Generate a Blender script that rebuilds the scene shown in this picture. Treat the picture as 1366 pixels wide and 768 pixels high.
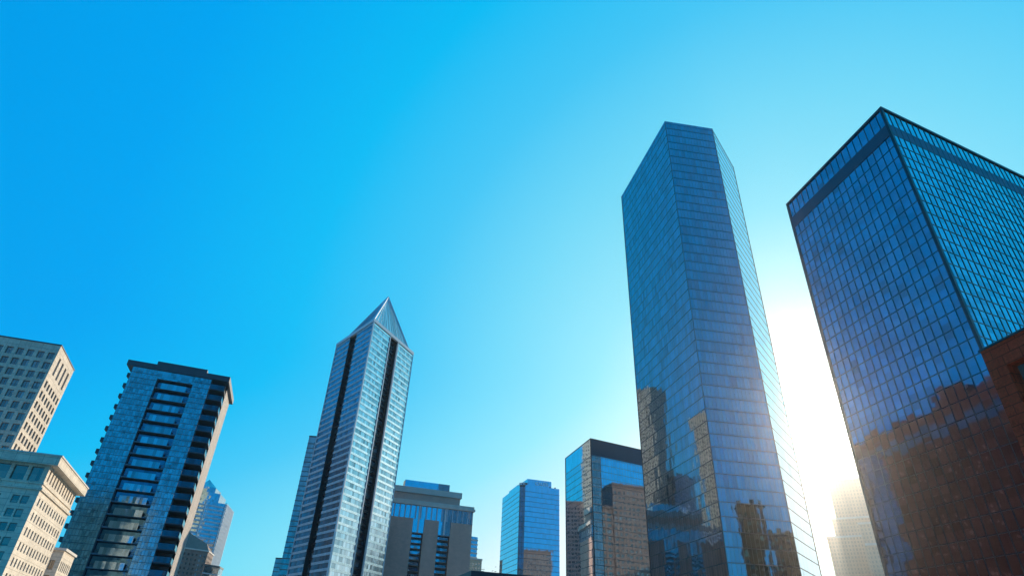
import bpy, math, random
from math import radians as rad, sin, cos
from mathutils import Vector, Matrix
random.seed(7)
for o in list(bpy.data.objects): bpy.data.objects.remove(o)
SC = bpy.context.scene
COL = SC.collection

# ------------------------------------------------------------------ camera
CH = 1.7
FPX = 800.0                                   # focal length in units of a 1366 wide picture
cam_d = bpy.data.cameras.new('camera'); cam = bpy.data.objects.new('camera', cam_d); COL.objects.link(cam)
cam_d.sensor_width = 36; cam_d.lens = 36 * FPX / 1366; cam_d.clip_start = .1; cam_d.clip_end = 20000
upc = Vector((57, 1264, -800)).normalized(); f0 = Vector((0, 0, -1))
yc = (f0 - upc * f0.dot(upc)).normalized(); xc = yc.cross(upc)
RC = Matrix((xc, yc, upc))
cam.matrix_world = Matrix.Translation((0, 0, CH)) @ RC.to_4x4()
SC.camera = cam

# ------------------------------------------------------------------ sky, sun, exposure
SUN_AZ, SUN_EL = 28.31, 18.07
SD = Vector((sin(rad(SUN_AZ)) * cos(rad(SUN_EL)), cos(rad(SUN_AZ)) * cos(rad(SUN_EL)), sin(rad(SUN_EL))))
W = bpy.data.worlds.new('World'); SC.world = W; W.use_nodes = True
nt = W.node_tree; nt.nodes.clear(); N = nt.nodes.new; L = nt.links.new
out = N('ShaderNodeOutputWorld'); bg = N('ShaderNodeBackground'); L(bg.outputs[0], out.inputs[0])
sky = N('ShaderNodeTexSky'); sky.sky_type = 'NISHITA'; sky.sun_disc = False
sky.sun_elevation = rad(SUN_EL); sky.sun_rotation = rad(SUN_AZ); sky.dust_density = .6; sky.ozone_density = 4
SKY_STRENGTH = .1
tc = N('ShaderNodeTexCoord')
dot = N('ShaderNodeVectorMath'); dot.operation = 'DOT_PRODUCT'; L(tc.outputs['Generated'], dot.inputs[0]); dot.inputs[1].default_value = SD
ac = N('ShaderNodeMath'); ac.operation = 'ARCCOSINE'; L(dot.outputs['Value'], ac.inputs[0])
dg = N('ShaderNodeMath'); dg.operation = 'MULTIPLY'; L(ac.outputs[0], dg.inputs[0]); dg.inputs[1].default_value = 1 / math.pi
sep = N('ShaderNodeSeparateXYZ'); L(tc.outputs['Generated'], sep.inputs[0])
# air gets paler towards the horizon: pull the angle towards the sun side there
hz = N('ShaderNodeMapRange'); L(sep.outputs['Z'], hz.inputs[0]); hz.inputs[1].default_value = .0; hz.inputs[2].default_value = .42
hz.inputs[3].default_value = .17; hz.inputs[4].default_value = 0; hz.interpolation_type = 'SMOOTHSTEP'
sb = N('ShaderNodeMath'); sb.operation = 'SUBTRACT'; L(dg.outputs[0], sb.inputs[0]); L(hz.outputs[0], sb.inputs[1]); sb.use_clamp = True
rp = N('ShaderNodeValToRGB'); L(sb.outputs[0], rp.inputs[0])
def srgb(r, g, b):
    return tuple(((c / 255) / 12.92 if c / 255 <= .04045 else ((c / 255 + .055) / 1.055) ** 2.4) for c in (r, g, b)) + (1,)
SKYR = [(0, (255, 255, 255)), (5, (250, 254, 255)), (11, (205, 245, 255)), (19, (155, 236, 255)), (28, (120, 224, 255)),
        (37, (72, 206, 255)), (47, (8, 196, 255)), (62, (0, 171, 252)), (100, (0, 147, 230)), (124, (20, 143, 208)), (150, (130, 170, 205)), (180, (205, 195, 205))]
e = rp.color_ramp.elements
e[0].position = 0; e[0].color = srgb(*SKYR[0][1]); e[1].position = 1; e[1].color = srgb(*SKYR[-1][1])
for a, c in SKYR[1:-1]:
    k = e.new(a / 180); k.color = srgb(*c)
mulA = N('ShaderNodeVectorMath'); mulA.operation = 'MULTIPLY'; L(sky.outputs[0], mulA.inputs[0]); mulA.inputs[1].default_value = (.0, .22, .22)
mulB = N('ShaderNodeVectorMath'); mulB.operation = 'SCALE'; L(rp.outputs[0], mulB.inputs[0]); mulB.inputs['Scale'].default_value = .86 / SKY_STRENGTH
ad = N('ShaderNodeVectorMath'); L(mulA.outputs[0], ad.inputs[0]); L(mulB.outputs[0], ad.inputs[1])
# the glare of the sun itself in the sky
pw = N('ShaderNodeMath'); pw.operation = 'POWER'; L(dot.outputs['Value'], pw.inputs[0]); pw.inputs[1].default_value = 700; pw.use_clamp = False
mx = N('ShaderNodeMath'); mx.operation = 'MAXIMUM'; L(dot.outputs['Value'], mx.inputs[0]); mx.inputs[1].default_value = 0; L(mx.outputs[0], pw.inputs[0])
gl = N('ShaderNodeVectorMath'); gl.operation = 'SCALE'; gl.inputs[0].default_value = (1, .93, .8); 
gs = N('ShaderNodeMath'); gs.operation = 'MULTIPLY'; L(pw.outputs[0], gs.inputs[0]); gs.inputs[1].default_value = 6 / SKY_STRENGTH; L(gs.outputs[0], gl.inputs['Scale'])
ad2 = N('ShaderNodeVectorMath'); L(ad.outputs[0], ad2.inputs[0]); L(gl.outputs[0], ad2.inputs[1])
L(ad2.outputs[0], bg.inputs[0]); bg.inputs[1].default_value = SKY_STRENGTH
sl = bpy.data.lights.new('sun', 'SUN'); sl.energy = 5; sl.angle = rad(.53); sl.color = (1, .84, .64)
so = bpy.data.objects.new('sun', sl); COL.objects.link(so); so.location = SD * 900
so.rotation_euler = SD.to_track_quat('Z', 'Y').to_euler()
SC.view_settings.view_transform = 'Standard'; SC.view_settings.look = 'None'
SC.view_settings.exposure = 0; SC.view_settings.gamma = 1; SC.view_settings.use_curve_mapping = False
SC.cycles.max_bounces = 8; SC.cycles.volume_bounces = 0; SC.cycles.glossy_bounces = 4; SC.cycles.diffuse_bounces = 3
SC.cycles.sample_clamp_indirect = 4
SC.cycles.caustics_reflective = False; SC.cycles.caustics_refractive = False
SC.cycles.use_denoising = True

# ------------------------------------------------------------------ materials
def newmat(name):
    m = bpy.data.materials.new(name); m.use_nodes = True; t = m.node_tree
    return m, t, t.nodes['Principled BSDF']
def matte(name, col, rough=.8, var=.15, scale=.25, joint=None, bump=.15):
    """stone, concrete, metal: weathering noise over the base colour, optional panel joints from the UVs in metres"""
    m, t, b = newmat(name); n = t.nodes.new; l = t.links.new
    geo = n('ShaderNodeNewGeometry')
    mp = n('ShaderNodeMapping'); mp.inputs['Scale'].default_value = (1, 1, .25); l(geo.outputs['Position'], mp.inputs[0])
    no = n('ShaderNodeTexNoise'); no.inputs['Scale'].default_value = scale; no.inputs['Detail'].default_value = 6; l(mp.outputs[0], no.inputs['Vector'])
    no2 = n('ShaderNodeTexNoise'); no2.inputs['Scale'].default_value = scale * 14; no2.inputs['Detail'].default_value = 3; l(geo.outputs['Position'], no2.inputs['Vector'])
    av = n('ShaderNodeMath'); l(no.outputs[0], av.inputs[0]); l(no2.outputs[0], av.inputs[1])
    mr = n('ShaderNodeMapRange'); l(av.outputs[0], mr.inputs[0]); mr.inputs[1].default_value = .7; mr.inputs[2].default_value = 1.3
    mr.inputs[3].default_value = 1 - var; mr.inputs[4].default_value = 1 + var
    src = mr.outputs[0]
    if joint:
        uv = n('ShaderNodeUVMap'); br = n('ShaderNodeTexBrick'); l(uv.outputs[0], br.inputs['Vector'])
        br.offset = joint[2] if len(joint) > 2 else 0
        br.inputs['Scale'].default_value = 1; br.inputs['Brick Width'].default_value = joint[0]; br.inputs['Row Height'].default_value = joint[1]
        br.inputs['Mortar Size'].default_value = .035; br.inputs['Color1'].default_value = (1, 1, 1, 1); br.inputs['Color2'].default_value = (.86, .86, .86, 1)
        br.inputs['Mortar'].default_value = (.5, .5, .5, 1); br.inputs['Mortar Smooth'].default_value = .2
        mm = n('ShaderNodeMath'); mm.operation = 'MULTIPLY'; l(mr.outputs[0], mm.inputs[0]); l(br.outputs['Color'], mm.inputs[1]); src = mm.outputs[0]
    sc = n('ShaderNodeVectorMath'); sc.operation = 'SCALE'; sc.inputs[0].default_value = col; l(src, sc.inputs['Scale']); l(sc.outputs[0], b.inputs['Base Color'])
    b.inputs['Roughness'].default_value = rough
    if bump:
        bp = n('ShaderNodeBump'); bp.inputs['Strength'].default_value = bump; bp.inputs['Distance'].default_value = .1; l(no2.outputs[0], bp.inputs['Height']); l(bp.outputs[0], b.inputs['Normal'])
    return m
def glass(name, tint, pane, rough=.03, tilt=.012, wave=.006, var=.35, wave_scale=.35, dark=.25, darkp=.12):
    """coated facade glass: tinted mirror, every pane leaning a touch its own way and slightly warped"""
    m, t, b = newmat(name); n = t.nodes.new; l = t.links.new
    uv = n('ShaderNodeUVMap'); dv = n('ShaderNodeVectorMath'); dv.operation = 'DIVIDE'; l(uv.outputs[0], dv.inputs[0]); dv.inputs[1].default_value = (pane[0], pane[1], 1)
    oi = n('ShaderNodeObjectInfo')
    fl = n('ShaderNodeVectorMath'); fl.operation = 'FLOOR'; l(dv.outputs[0], fl.inputs[0])
    wn = n('ShaderNodeTexWhiteNoise'); wn.noise_dimensions = '4D'; l(fl.outputs[0], wn.inputs['Vector']); l(oi.outputs['Random'], wn.inputs['W'])
    s1 = n('ShaderNodeVectorMath'); s1.operation = 'SUBTRACT'; l(wn.outputs['Color'], s1.inputs[0]); s1.inputs[1].default_value = (.5, .5, .5)
    s1b = n('ShaderNodeVectorMath'); s1b.operation = 'SCALE'; l(s1.outputs[0], s1b.inputs[0]); s1b.inputs['Scale'].default_value = tilt * 2
    geo = n('ShaderNodeNewGeometry')
    jit = n('ShaderNodeVectorMath'); jit.operation = 'MULTIPLY_ADD'; l(wn.outputs['Color'], jit.inputs[0]); jit.inputs[1].default_value = (3, 3, 3); l(geo.outputs['Position'], jit.inputs[2])
    no = n('ShaderNodeTexNoise'); no.inputs['Scale'].default_value = wave_scale; no.inputs['Detail'].default_value = 2; l(jit.outputs[0], no.inputs['Vector'])
    s2 = n('ShaderNodeVectorMath'); s2.operation = 'SUBTRACT'; l(no.outputs['Color'], s2.inputs[0]); s2.inputs[1].default_value = (.5, .5, .5)
    s2b = n('ShaderNodeVectorMath'); s2b.operation = 'SCALE'; l(s2.outputs[0], s2b.inputs[0]); s2b.inputs['Scale'].default_value = wave * 4
    a1 = n('ShaderNodeVectorMath'); l(geo.outputs['Normal'], a1.inputs[0]); l(s1b.outputs[0], a1.inputs[1])
    a2 = n('ShaderNodeVectorMath'); l(a1.outputs[0], a2.inputs[0]); l(s2b.outputs[0], a2.inputs[1])
    nm = n('ShaderNodeVectorMath'); nm.operation = 'NORMALIZE'; l(a2.outputs[0], nm.inputs[0]); l(nm.outputs[0], b.inputs['Normal'])
    mr = n('ShaderNodeMapRange'); l(wn.outputs['Value'], mr.inputs[0]); mr.inputs[3].default_value = 1 - var; mr.inputs[4].default_value = 1 + var * .6
    lt = n('ShaderNodeMath'); lt.operation = 'LESS_THAN'; sx = n('ShaderNodeSeparateXYZ'); l(wn.outputs['Color'], sx.inputs[0]); l(sx.outputs['Y'], lt.inputs[0]); lt.inputs[1].default_value = darkp
    md = n('ShaderNodeMath'); md.operation = 'MULTIPLY_ADD'; l(lt.outputs[0], md.inputs[0]); md.inputs[1].default_value = -dark; md.inputs[2].default_value = 1
    mm = n('ShaderNodeMath'); mm.operation = 'MULTIPLY'; l(mr.outputs[0], mm.inputs[0]); l(md.outputs[0], mm.inputs[1])
    sc = n('ShaderNodeVectorMath'); sc.operation = 'SCALE'; sc.inputs[0].default_value = tint; l(mm.outputs[0], sc.inputs['Scale']); l(sc.outputs[0], b.inputs['Base Color'])
    b.inputs['Metallic'].default_value = 1; b.inputs['Roughness'].default_value = rough
    b.inputs['Specular Tint'].default_value = (1, 1, 1, 1)
    return m
def winglass(name, dark, light, p=.35, rough=.06):
    """single windows: some show dark rooms, some pale blinds, all mirror a little"""
    m, t, b = newmat(name); n = t.nodes.new; l = t.links.new
    geo = n('ShaderNodeNewGeometry'); oi = n('ShaderNodeObjectInfo')
    sn = n('ShaderNodeVectorMath'); sn.operation = 'SNAP'; l(geo.outputs['Position'], sn.inputs[0]); sn.inputs[1].default_value = (2.3, 2.3, 2.3)
    wn = n('ShaderNodeTexWhiteNoise'); wn.noise_dimensions = '4D'; l(sn.outputs[0], wn.inputs['Vector']); l(oi.outputs['Random'], wn.inputs['W'])
    r = n('ShaderNodeValToRGB'); l(wn.outputs['Value'], r.inputs[0]); r.color_ramp.elements[0].color = (*dark, 1); r.color_ramp.elements[1].color = (*light, 1)
    r.color_ramp.elements[0].position = 1 - p; r.color_ramp.elements[1].position = 1
    l(r.outputs[0], b.inputs['Base Color']); b.inputs['Roughness'].default_value = rough
    b.inputs['Specular IOR Level'].default_value = 1.0; b.inputs['IOR'].default_value = 1.9
    return m
M = dict(
    asphalt=matte('asphalt', (.05, .05, .052), .9, .2, .4),
    paving=matte('paving', (.44, .39, .33), .85, .2, .4, (1.2, .6, .5)),
    kerb=matte('kerb_stone', (.4, .39, .37), .8, .1),
    paint=matte('road_paint', (.78, .78, .76), .7, .1),
    beige=matte('beige_stone', (.7, .59, .47), .8, .24, .12, (2.6, 1.3)),
    beigeB=matte('cream_stone', (.74, .63, .5), .8, .2, .12, (2.1, 1.05)),
    silver2=matte('lit_side_spandrel', (.9, .9, .9), .22, .1, .5, (1.5, 9), 0),  # lighter copy of the spandrel; the side's mirrored sky brightness is in its colour
    gG2=glass('pyramid_tower_lit_side_glass', (.55, .62, .68), (1.4, 3), .1, .012, .01, .35),  # paler copy of the pyramid tower glass, right side's brightness in the tint
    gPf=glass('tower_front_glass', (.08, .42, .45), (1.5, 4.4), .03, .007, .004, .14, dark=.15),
    gPb=glass('darkened_tower_glass', (.08, .2, .3), (1.5, 4.4), .08, .01, .01, .2),  # darkened copy of the tower glass, mutes sky glow mirrored off the back
    mband=matte('blue_black_fascia', (.03, .065, .11), .5, .12),
    tan=matte('tan_brick', (.8, .52, .43), .85, .12, .15, (1.1, .55, .5)),
    tanlight=matte('pale_stone_trim', (.66, .6, .54), .8, .1, .3),
    brownp=matte('dark_brown_stone', (.048, .02, .016), .75, .2, .1, (2.4, 1.2)),
    redbrown=matte('red_brown_cladding', (.62, .06, .03), .8, .28, .5, (1.2, .6, .5)),
    darkmetal=matte('dark_metal', (.02, .026, .035), .4, .2, .5, None, 0),
    greymetal=matte('grey_metal', (.07, .085, .1), .45, .15, .5, None, 0),
    bslab=matte('balcony_concrete', (.09, .15, .2), .6, .2, .5),
    dslab=matte('charcoal_roof_fascia', (.05, .065, .085), .6, .15, .5),
    whitetrim=matte('white_metal_trim', (.74, .76, .78), .35, .05, .5, None, 0),
    silver=matte('silver_spandrel', (.5, .62, .72), .45, .1, .5, (1.5, 9), 0),
    ribbed=matte('ribbed_light_cladding', (.76, .68, .6), .7, .1, .4, (.9, 3.3)),
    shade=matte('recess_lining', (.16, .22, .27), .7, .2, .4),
    bright=matte('pale_cream_stone', (.8, .66, .5), .8, .12, .12, (2.6, 1.3)),
    gravel=matte('roof_gravel', (.2, .2, .19), .95, .2, .8),
    greybrown=matte('grey_brown_stone', (.27, .19, .16), .85, .15, .12, (2, 1)),
    hazybeige=matte('sandstone', (.72, .54, .38), .85, .12, .1),
    wins=matte('sandstone_window', (.56, .43, .32), .6, .1),
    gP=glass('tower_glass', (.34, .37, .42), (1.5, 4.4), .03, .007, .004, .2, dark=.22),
    gP2=glass('tower_lit_side_glass', (.7, .8, .9), (1.5, 4.4), .04, .003, .002, .06, dark=.08),  # pale copy of the tower glass; sunward sky sheen put into the tint
    gQ=glass('square_pane_glass', (.42, .33, .43), (1.55, 2.5), .03, .0045, .003, .18, .3, .25, .07),
    gQ2=glass('square_pane_bright_side_glass', (.5, .56, .62), (1.55, 2.5), .03, .008, .006, .2, .5, .2, .08),  # lighter copy of the square pane glass, side's brightness put into the tint
    qband=matte('blue_louvre', (.03, .1, .17), .5, .2, .6),
    gband=matte('sky_reflection_blue', (.02, .07, .15), .95, .3, .1),  # matte blue; the band's sky reflection is put into its colour
    gM=glass('bright_blue_glass', (.62, .68, .76), (1.6, 3.6), .03, .0015, .0015, .06, dark=.05),
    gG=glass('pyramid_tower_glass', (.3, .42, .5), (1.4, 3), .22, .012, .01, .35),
    gD=glass('textured_blue_glass', (.26, .46, .54), (1.1, 1.65), .17, .012, .015, .3, .9),
    gRl=glass('pale_blue_railing_glass', (.35, .5, .6), (1.2, 3), .1, .02, .02, .3),
    dkgl=glass('smoked_railing_glass', (.07, .11, .15), (1.2, 3), .12, .03, .02, .3),
    gE=glass('pale_far_glass', (.35, .5, .58), (2, 3.4), .05, .01, .006, .2),
    gR=glass('shopfront_glass', (.85, .85, .8), (1.2, 5), .05, .01, .006, .2),
    pyr=glass('pyramid_roof_glass', (.34, .48, .6), (1.1, 50), .12, .02, .01, .3),
    win=winglass('window_glass', (.02, .03, .045), (.25, .3, .34)),
    winb=winglass('window_glass_brown', (.07, .05, .04), (.3, .22, .16), .5),
    letter=matte('sign_letter', (.75, .78, .8), .4, .02, .5, None, 0),
)

M['silver'].node_tree.nodes['Principled BSDF'].inputs['Metallic'].default_value = .0

for k in ('gband', 'redbrown', 'brownp', 'tan'): M[k].node_tree.nodes['Principled BSDF'].inputs['Specular IOR Level'].default_value = .05
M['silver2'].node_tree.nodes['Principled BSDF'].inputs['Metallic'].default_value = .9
# ------------------------------------------------------------------ mesh helpers
class MB:
    def __init__(s): s.v = []; s.f = []; s.uv = []; s.mi = []
    def quad(s, pts, uvs=None, mi=0):
        i = len(s.v); s.v += [tuple(p) for p in pts]; s.f.append(tuple(range(i, i + len(pts))))
        s.uv += uvs if uvs else [(p[0] + p[1], p[2]) for p in pts]; s.mi.append(mi)
    def box(s, P, x0, x1, y0, y1, z0, z1, mi=0):
        """P maps (x, y, z) of the box frame to space"""
        c = [P(x, y, z) for z in (z0, z1) for y in (y0, y1) for x in (x0, x1)]
        xz = [(x0, z0), (x1, z0), (x0, z0), (x1, z0), (x0, z1), (x1, z1), (x0, z1), (x1, z1)]
        for q in ((0, 1, 5, 4), (3, 2, 6, 7), (2, 0, 4, 6), (1, 3, 7, 5), (4, 5, 7, 6), (2, 3, 1, 0)):
            s.quad([c[k] for k in q], [xz[k] for k in q], mi)
    def build(s, name, mats, parent=None, origin=None):
        me = bpy.data.meshes.new(name)
        o3 = Vector(origin) if origin is not None else Vector((0, 0, 0))
        me.from_pydata([tuple(Vector(p) - o3) for p in s.v], [], s.f)
        ul = me.uv_layers.new(name='UVMap')
        for i, u in enumerate(s.uv): ul.data[i].uv = u
        for m in (mats if isinstance(mats, (list, tuple)) else [mats]): me.materials.append(m)
        if any(s.mi):
            for p, k in zip(me.polygons, s.mi): p.material_index = k
        me.update()
        o = bpy.data.objects.new(name, me); COL.objects.link(o)
        if parent is not None: o.parent = parent
        return o
WP = lambda x, y, z: (x, y, z)
def tag(o, label, cat, group=None, kind=None):
    if label: o['label'] = label
    if cat: o['category'] = cat
    if group: o['group'] = group
    if kind: o['kind'] = kind
    return o
class Face:
    """one vertical facade: u metres along it, d metres out of it"""
    def __init__(s, a, b):
        s.a = Vector((a[0], a[1])); t = Vector((b[0] - a[0], b[1] - a[1])); s.len = t.length; s.t = t.normalized(); s.n = Vector((s.t.y, -s.t.x))
        s.rot = math.atan2(s.t.y, s.t.x)
    def P(s, u, d, z):
        p = s.a + s.t * u + s.n * d; return (p.x, p.y, z)
def fquad(mb, F, u0, u1, z0, z1, d=0, mi=0):
    mb.quad([F.P(u0, d, z0), F.P(u1, d, z0), F.P(u1, d, z1), F.P(u0, d, z1)], [(u0, z0), (u1, z0), (u1, z1), (u0, z1)], mi)
def fbox(mb, F, u0, u1, z0, z1, d0, d1, mi=0):
    mb.box(lambda x, y, z: F.P(x, -y, z), u0, u1, -d1, -d0, z0, z1, mi)
def rect(a, b, depth):
    f = Face(a, b); c = Vector(b) - f.n * depth; d = Vector(a) - f.n * depth
    return [tuple(a), tuple(b), tuple(c), tuple(d)]
def para(a, b, c):
    return [a, b, c, (a[0] + c[0] - b[0], a[1] + c[1] - b[1])]
def offset(poly, d):
    n = len(poly); r = []
    for i in range(n):
        f1 = Face(poly[i - 1], poly[i]); f2 = Face(poly[i], poly[(i + 1) % n])
        k = f1.n + f2.n; k = k / (1 + f1.n.dot(f2.n)); p = Vector(poly[i]) + k * d; r.append((p.x, p.y))
    return r
def ring(mb, poly, d0, d1, z0, z1, mi=0, mis=None):
    a = offset(poly, d0); b = offset(poly, d1); n = len(poly); u = 0
    for i in range(n):
        j = (i + 1) % n; L_ = math.dist(b[i], b[j]); mi = mis[i] if mis else mi
        mb.quad([(*b[i], z0), (*b[j], z0), (*b[j], z1), (*b[i], z1)], [(u, z0), (u + L_, z0), (u + L_, z1), (u, z1)], mi)
        mb.quad([(*b[i], z1), (*b[j], z1), (*a[j], z1), (*a[i], z1)], None, mi)
        mb.quad([(*a[i], z0), (*a[j], z0), (*b[j], z0), (*b[i], z0)], None, mi)
        u += L_
def cap(mb, poly, z, mi=0): mb.quad([(*p, z) for p in poly], None, mi)
def prism(mb, poly, z0, z1, mi=0):
    n = len(poly)
    for i in range(n):
        F = Face(poly[i], poly[(i + 1) % n]); fquad(mb, F, 0, F.len, z0, z1, 0, mi)
    cap(mb, poly, z1, mi); mb.quad([(*p, z0) for p in reversed(poly)], None, mi)
class Bld:
    def __init__(s, name, label, poly, cat='building', z=0):
        s.poly = poly; s.F = [Face(poly[i], poly[(i + 1) % len(poly)]) for i in range(len(poly))]
        cx = sum(p[0] for p in poly) / len(poly); cy = sum(p[1] for p in poly) / len(poly)
        s.o = Vector((cx, cy, z)); s.r = bpy.data.objects.new(name, None); COL.objects.link(s.r); s.r.location = s.o; s.r.empty_display_size = 5
        tag(s.r, label, cat); s.wins = []
    def part(s, name, mb, mat, parent=None): return mb.build(name, mat, parent or s.r, s.o)
    def inst(s, name, mesh, loc, rot, parent=None, plocal=False):
        o = bpy.data.objects.new(name, mesh); COL.objects.link(o); o.parent = parent or s.r
        o.location = loc if plocal else Vector(loc) - s.o; o.rotation_euler = (0, 0, rot); return o
    def glassfaces(s, z0, z1, mats, faces=None, name='glass_facade', d=0):
        for i, F in enumerate(s.F):
            if faces and i not in faces: continue
            mb = MB(); fquad(mb, F, 0, F.len, z0, z1, d); s.part(name, mb, mats[i] if isinstance(mats, (list, tuple)) else mats)
    def roof(s, z, mat=None, name='roof', poly=None):
        mb = MB(); cap(mb, poly or s.poly, z); s.part(name, mb, mat or M['gravel'])
    def ringpart(s, name, d0, d1, z0, z1, mat, poly=None):
        mb = MB(); ring(mb, poly or s.poly, d0, d1, z0, z1); return s.part(name, mb, mat)
def inframe(p, margin=10):
    v = RC.transposed() @ (Vector(p) - Vector((0, 0, CH)))
    if v.z > -1: return False
    x = 683 + FPX * v.x / -v.z; y = 384 - FPX * v.y / -v.z
    return -margin < x < 1366 + margin and -margin < y < 768 + margin
def punched(b, F, z0, z1, us, zs, depth, mb):
    """a wall sheet with real openings (reveals included); notes the openings in b.wins"""
    ue = [0] + [q for p in us for q in p] + [F.len]; ze = [z0] + [q for p in zs for q in p] + [z1]
    for i in range(len(ze) - 1):
        if i % 2 == 0:
            if ze[i + 1] - ze[i] > 1e-4: fquad(mb, F, 0, F.len, ze[i], ze[i + 1])
            continue
        for j in range(0, len(ue) - 1, 2):
            if ue[j + 1] - ue[j] > 1e-4: fquad(mb, F, ue[j], ue[j + 1], ze[i], ze[i + 1])
        for (a, c) in us:
            lo, hi = ze[i], ze[i + 1]
            mb.quad([F.P(a, 0, lo), F.P(a, -depth, lo), F.P(a, -depth, hi), F.P(a, 0, hi)])
            mb.quad([F.P(c, -depth, lo), F.P(c, 0, lo), F.P(c, 0, hi), F.P(c, -depth, hi)])
            mb.quad([F.P(a, 0, lo), F.P(c, 0, lo), F.P(c, -depth, lo), F.P(a, -depth, lo)])
            mb.quad([F.P(a, -depth, hi), F.P(c, -depth, hi), F.P(c, 0, hi), F.P(a, 0, hi)])
            b.wins.append((F, a, c, lo, hi, depth))
_wm = {}
def winmesh(w, h, gmat, fmat, split, bars):
    k = (round(w, 2), round(h, 2), gmat.name, fmat.name, split, bars)
    if k in _wm: return _wm[k]
    fr = MB(); t = min(.09, w * .08)
    for a in ((0, w, 0, t), (0, w, h - t, h), (0, t, t, h - t), (w - t, w, t, h - t)): fr.box(WP, a[0], a[1], -.05, .03, a[2], a[3])
    for q in range(bars):
        x = w * (q + 1) / (bars + 1); fr.box(WP, x - t / 2, x + t / 2, -.04, .03, t, h - t)
    pn = MB(); pn.quad([(0, 0, 0), (w, 0, 0), (w, 0, h), (0, 0, h)], [(0, 0), (w, 0), (w, h), (0, h)], 0 if split else 1)
    if not split:
        fr.quad([(0, 0, 0), (w, 0, 0), (w, 0, h), (0, 0, h)], [(0, 0), (w, 0), (w, h), (0, h)], 1)
    def me(mb, mats, nm):
        o = mb.build(nm, mats); m = o.data; bpy.data.objects.remove(o); return m
    _wm[k] = (me(fr, [fmat] if split else [fmat, gmat], 'window'), me(pn, [gmat], 'pane') if split else None)
    return _wm[k]
def place_windows(b, gmat, fmat, split=False, bars=1, zmin=0, cap_n=100, name='window'):
    vis = []; rest = []
    for w in b.wins:
        F, a, c, lo, hi, dp = w; p = Vector(F.P((a + c) / 2, 0, (lo + hi) / 2)); tocam = Vector((0, 0, CH)) - p
        fac = Vector((F.n.x, F.n.y, 0)).dot(tocam.normalized())
        if fac > 0 and inframe(p) and lo >= zmin: vis.append((fac * (c - a) * (hi - lo) / tocam.length_squared, w))
        else: rest.append(w)
    vis.sort(key=lambda q: -q[0]); rest += [q[1] for q in vis[cap_n:]]
    for _, (F, a, c, lo, hi, dp) in vis[:cap_n]:
        m1, m2 = winmesh(c - a, hi - lo, gmat, fmat, split, bars)
        o = b.inst(name, m1, F.P(a, -dp + .06, lo), F.rot)
        if m2: b.inst('pane', m2, (0, .0, 0), 0, o, True)
    if rest:
        mb = MB()
        for (F, a, c, lo, hi, dp) in rest: fquad(mb, F, a, c, lo, hi, -dp + .06)
        o = b.part(name, mb, gmat); o['kind'] = 'stuff'
    b.wins = []
def spans(n, L_, w, m0, m1=None):
    """n openings of width w spread over L_ with end margins"""
    m1 = m0 if m1 is None else m1
    if n == 1: return [(m0, m0 + w)]
    st = (L_ - m0 - m1 - w) / (n - 1); return [(m0 + i * st, m0 + i * st + w) for i in range(n)]
def floors(z0, n, pitch, h, sill):
    return [(z0 + i * pitch + sill, z0 + i * pitch + sill + h) for i in range(n)]
def shrmesh(mb, mat, nm):
    o = mb.build(nm, mat); m = o.data; bpy.data.objects.remove(o); return m

# ------------------------------------------------------------------ ground
mb = MB(); mb.quad([(-6000, -6000, 0), (6000, -6000, 0), (6000, 6000, 0), (-6000, 6000, 0)], [(-6000, -6000), (6000, -6000), (6000, 6000), (-6000, 6000)])
tag(mb.build('ground', M['paving']), None, None, kind='structure')
mb = MB(); mb.quad([(-900, -22, .004), (900, -22, .004), (900, -8, .004), (-900, -8, .004)])
tag(mb.build('road', M['asphalt']), None, None, kind='structure')
mb = MB(); mb.box(WP, -900, 900, -8, -7.7, 0, .13); mb.box(WP, -900, 900, -22.3, -22, 0, .13)
tag(mb.build('kerb', M['kerb']), None, None, kind='structure')
mb = MB()
for k in range(-60, 60): mb.quad([(k * 8, -15.08, .008), (k * 8 + 3, -15.08, .008), (k * 8 + 3, -14.92, .008), (k * 8, -14.92, .008)])
tag(mb.build('road_marking', M['paint']), None, None, kind='structure')

# ------------------------------------------------------------------ P: tallest glass tower, right of centre
P_poly = [(57.2, 247.4), (67.9, 193.8), (91.0, 197.0), (109.0, 221.0), (82, 262)]  # visible building corners, here and below: image pixels cast to a chosen height
b = Bld('glass_tower', 'tallest blue glass skyscraper, just left of the low sun', P_poly, 'skyscraper')
FH = 4.4
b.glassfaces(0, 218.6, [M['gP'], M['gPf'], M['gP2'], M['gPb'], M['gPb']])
b.roof(218.6)
b.ringpart('parapet', -.6, .12, 218.6, 220, M['gP'])
for k in range(1, 50): b.ringpart('floor_band', .0, .06, k * FH - .13, k * FH + .13, M['darkmetal'])
mul = MB(); mul.box(WP, -.035, .035, -.04, 0, .5, 218.5); mul = shrmesh(mul, M['greymetal'], 'mullion')
for i, F in enumerate(b.F[:2]):
    n = max(2, round(F.len / 1.5))
    for k in range(1, n): b.inst('mullion', mul, F.P(k * F.len / n, 0, 0), F.rot)
for F in b.F:
    mb = MB(); fbox(mb, F, -.12, .12, 0, 219.99, -.1, .16); b.part('corner_trim', mb, M['darkmetal'])

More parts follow.
